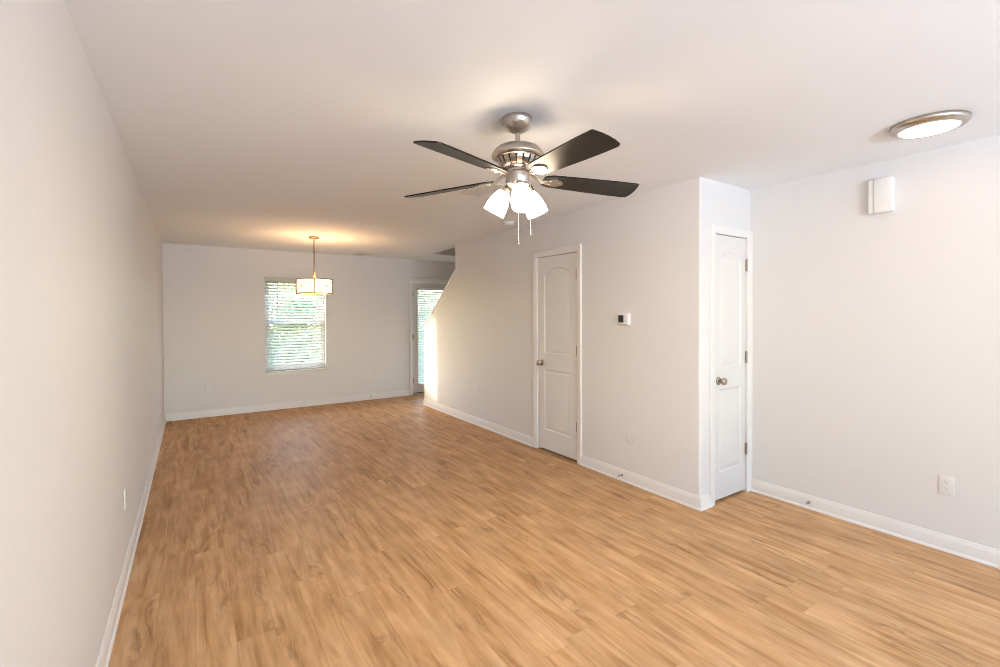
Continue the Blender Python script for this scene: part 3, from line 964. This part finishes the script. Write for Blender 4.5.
dec0 = thing('wall_plate', 'white decorator plate on the stair wall under the thermostat', 'outlet', (XM, 2.648, .398), 'white decorator wall plates', rotz=-PI / 2)
obj('cover_plate', plate_mesh(), M['plate'], dec0, local=True)
bm = BM(); box(bm, -.0168, .0168, -.0080, -.006, -.0335, .0335, .0015, 1)
obj('insert', bm, M['plastic_ivory'], dec0, local=True)
for z in (.048, -.048):
    bm = BM(); lathe(bm, [(.0028, 0), (.0024, .0010), (.0008, .0014)], 12, Matrix.Translation((0, -.0064, z)) @ Matrix.Rotation(PI / 2, 4, 'X'))
    obj('screw', bm, M['plastic_ivory'], dec0, local=True)
dup(dec0, (XM, 5.225, .44), -PI / 2, 'white decorator plate on the stair wall between raked end and closet door')
dup(dec0, (2.49, YB, .396), 0, 'white decorator plate on the back wall right of the window')

# ------------------------------------------------------------------ thermostat
th = thing('thermostat', 'white wall thermostat with small dark screen beside the closet door', 'thermostat', (XM, 2.70, 1.40), rotz=-PI / 2)
bm = BM(); box(bm, -.066, .062, -.010, 0, -.052, .052, .004); box(bm, -.062, .058, -.034, -.008, -.048, .048, .007, 3)
obj('body', bm, M['plastic'], th, local=True)
bm = BM(); box(bm, -.050, .008, -.0352, -.033, -.030, .032, .001, 1)
obj('screen', bm, M['screen'], th, local=True)
bm = BM()
for z in (.016, -.014): box(bm, .024, .044, -.0356, -.033, z - .006, z + .006, .002, 1)
obj('buttons', bm, M['plastic_ivory'], th, local=True)

# ------------------------------------------------------------------ door chime box high on the right wall
ch = thing('door_chime', 'white rectangular chime box high on the right wall', 'door chime', (XR, 1.140, 2.208), rotz=-PI / 2)
bm = BM(); box(bm, -.064, .064, -.012, 0, -.108, .108, .003, 2)
obj('base', bm, M['plastic'], ch, local=True)
bm = BM()
box(bm, -.034, .067, -.048, -.008, -.111, .111, .006, 3)
box(bm, -.067, -.033, -.040, -.008, -.111, .111, .009, 4)
obj('cover', bm, M['plastic'], ch, local=True)

# ------------------------------------------------------------------ spring door stops on the baseboards
ds0 = thing('door_stop', 'small spring door stop on the stair wall baseboard below the decorator plate', 'door stop', (XM - .013, 2.728, .052), 'spring door stops', rotz=-PI / 2)
bm = BM(); lathe(bm, [(.011, 0), (.011, .004), (.007, .007)], 16, Matrix.Rotation(PI / 2, 4, 'X'))
pts = []
for i in range(14 * 8 + 1):
    t = 2 * PI * i / 8
    pts.append((.0048 * math.cos(t), -.006 - .052 * i / (14 * 8), .0048 * math.sin(t)))
tube(bm, pts, .0011, 5)
obj('spring', bm, M['nickel_dark'], ds0, local=True)
bm = BM(); lathe(bm, [(.0065, .056), (.0075, .060), (.0075, .069), (.005, .072)], 14, Matrix.Rotation(PI / 2, 4, 'X'))
obj('rubber_tip', bm, M['white_tip'], ds0, local=True)
dup(ds0, (XR - .013, 1.560, .050), -PI / 2, 'small spring door stop on the right wall baseboard')
dup(ds0, (2.535, YB - .013, .052), 0, 'small spring door stop on the back wall baseboard')

# ------------------------------------------------------------------ garden outside the back wall
bm = BM(); box(bm, -40, 45, YB + TH + .001, 60, -.5, -.25)
obj('lawn', bm, M['lawn'], kind='structure')
bm = BM(); box(bm, 2.9, 4.6, YB + TH + .002, YB + 1.5, -.26, -.06)
obj('doorstep', bm, M['siding'], kind='structure')

def shrub(name, label, x, y, rad, hgt, n, m, seed, trunk=.6):
    rnd = random.Random(seed)
    root = thing(name, label, 'shrub' if name == 'shrub' else 'tree', (x, y, -.25), 'greenery behind the back wall')
    bm = BM()
    tube(bm, [(x, y, -.25), (x + .03, y, trunk * .5), (x - .02, y + .03, trunk + .4)], .05 * (1 if name == 'shrub' else 2), 8, .02)
    for k in range(7):
        a = rnd.uniform(0, 2 * PI)
        tube(bm, [(x, y, trunk * rnd.uniform(.2, .9)), (x + rad * .4 * math.cos(a), y + rad * .4 * math.sin(a), hgt * .5), (x + rad * .75 * math.cos(a), y + rad * .75 * math.sin(a), hgt * rnd.uniform(.6, .85))], .02, 6, .006)
    obj('stem', bm, M['bark'], root)
    bm = BM()
    lumps = [(x + rad * rnd.uniform(-.6, .6), y + rad * rnd.uniform(-.6, .6), trunk * .3 + (hgt - trunk * .3) * rnd.uniform(.15, .9), rad * rnd.uniform(.3, .55)) for _ in range(16)]
    for _ in range(n):
        lx, ly, lz, lr = rnd.choice(lumps)
        d = Vector((rnd.gauss(0, 1), rnd.gauss(0, 1), rnd.gauss(0, 1))).normalized()
        c = Vector((lx, ly, lz)) + d * lr * rnd.uniform(.7, 1.05)
        u = Vector((rnd.gauss(0, 1), rnd.gauss(0, 1), rnd.gauss(0, .6))).normalized()
        v = u.cross(d + Vector((0, 0, .3))).normalized()
        s = rnd.uniform(.05, .10)
        w_ = s * .4
        nn = u.cross(v) * s * .12
        q = [c - u * s, c - u * s * .2 + v * w_ + nn, c + u * s, c - u * s * .2 - v * w_ + nn]
        bm.faces.new([bm.verts.new(p) for p in q[:3]]); bm.faces.new([bm.verts.new(p) for p in (q[0], q[2], q[3])])
    obj('foliage', bm, m, root, smooth=0)
shrub('shrub', 'deep green shrub outside, low in the left of the window', 1.75, 12.3, .9, 1.7, 3000, M['leaf_deep'], 3, .4)
shrub('shrub', 'mid green shrub outside, low in the right of the window', 3.6, 14.0, .9, 1.9, 3000, M['leaf'], 5, .4)
shrub('tree', 'pale green leafy tree outside, filling the top of the window', 3.2, 20.5, 2.6, 6.4, 6000, M['leaf_pale'], 8, 1.4)
shrub('tree', 'pale leafy tree outside the glass exterior door', 9.5, 19.0, 1.9, 3.4, 4000, M['leaf_pale'], 11, 1.0)
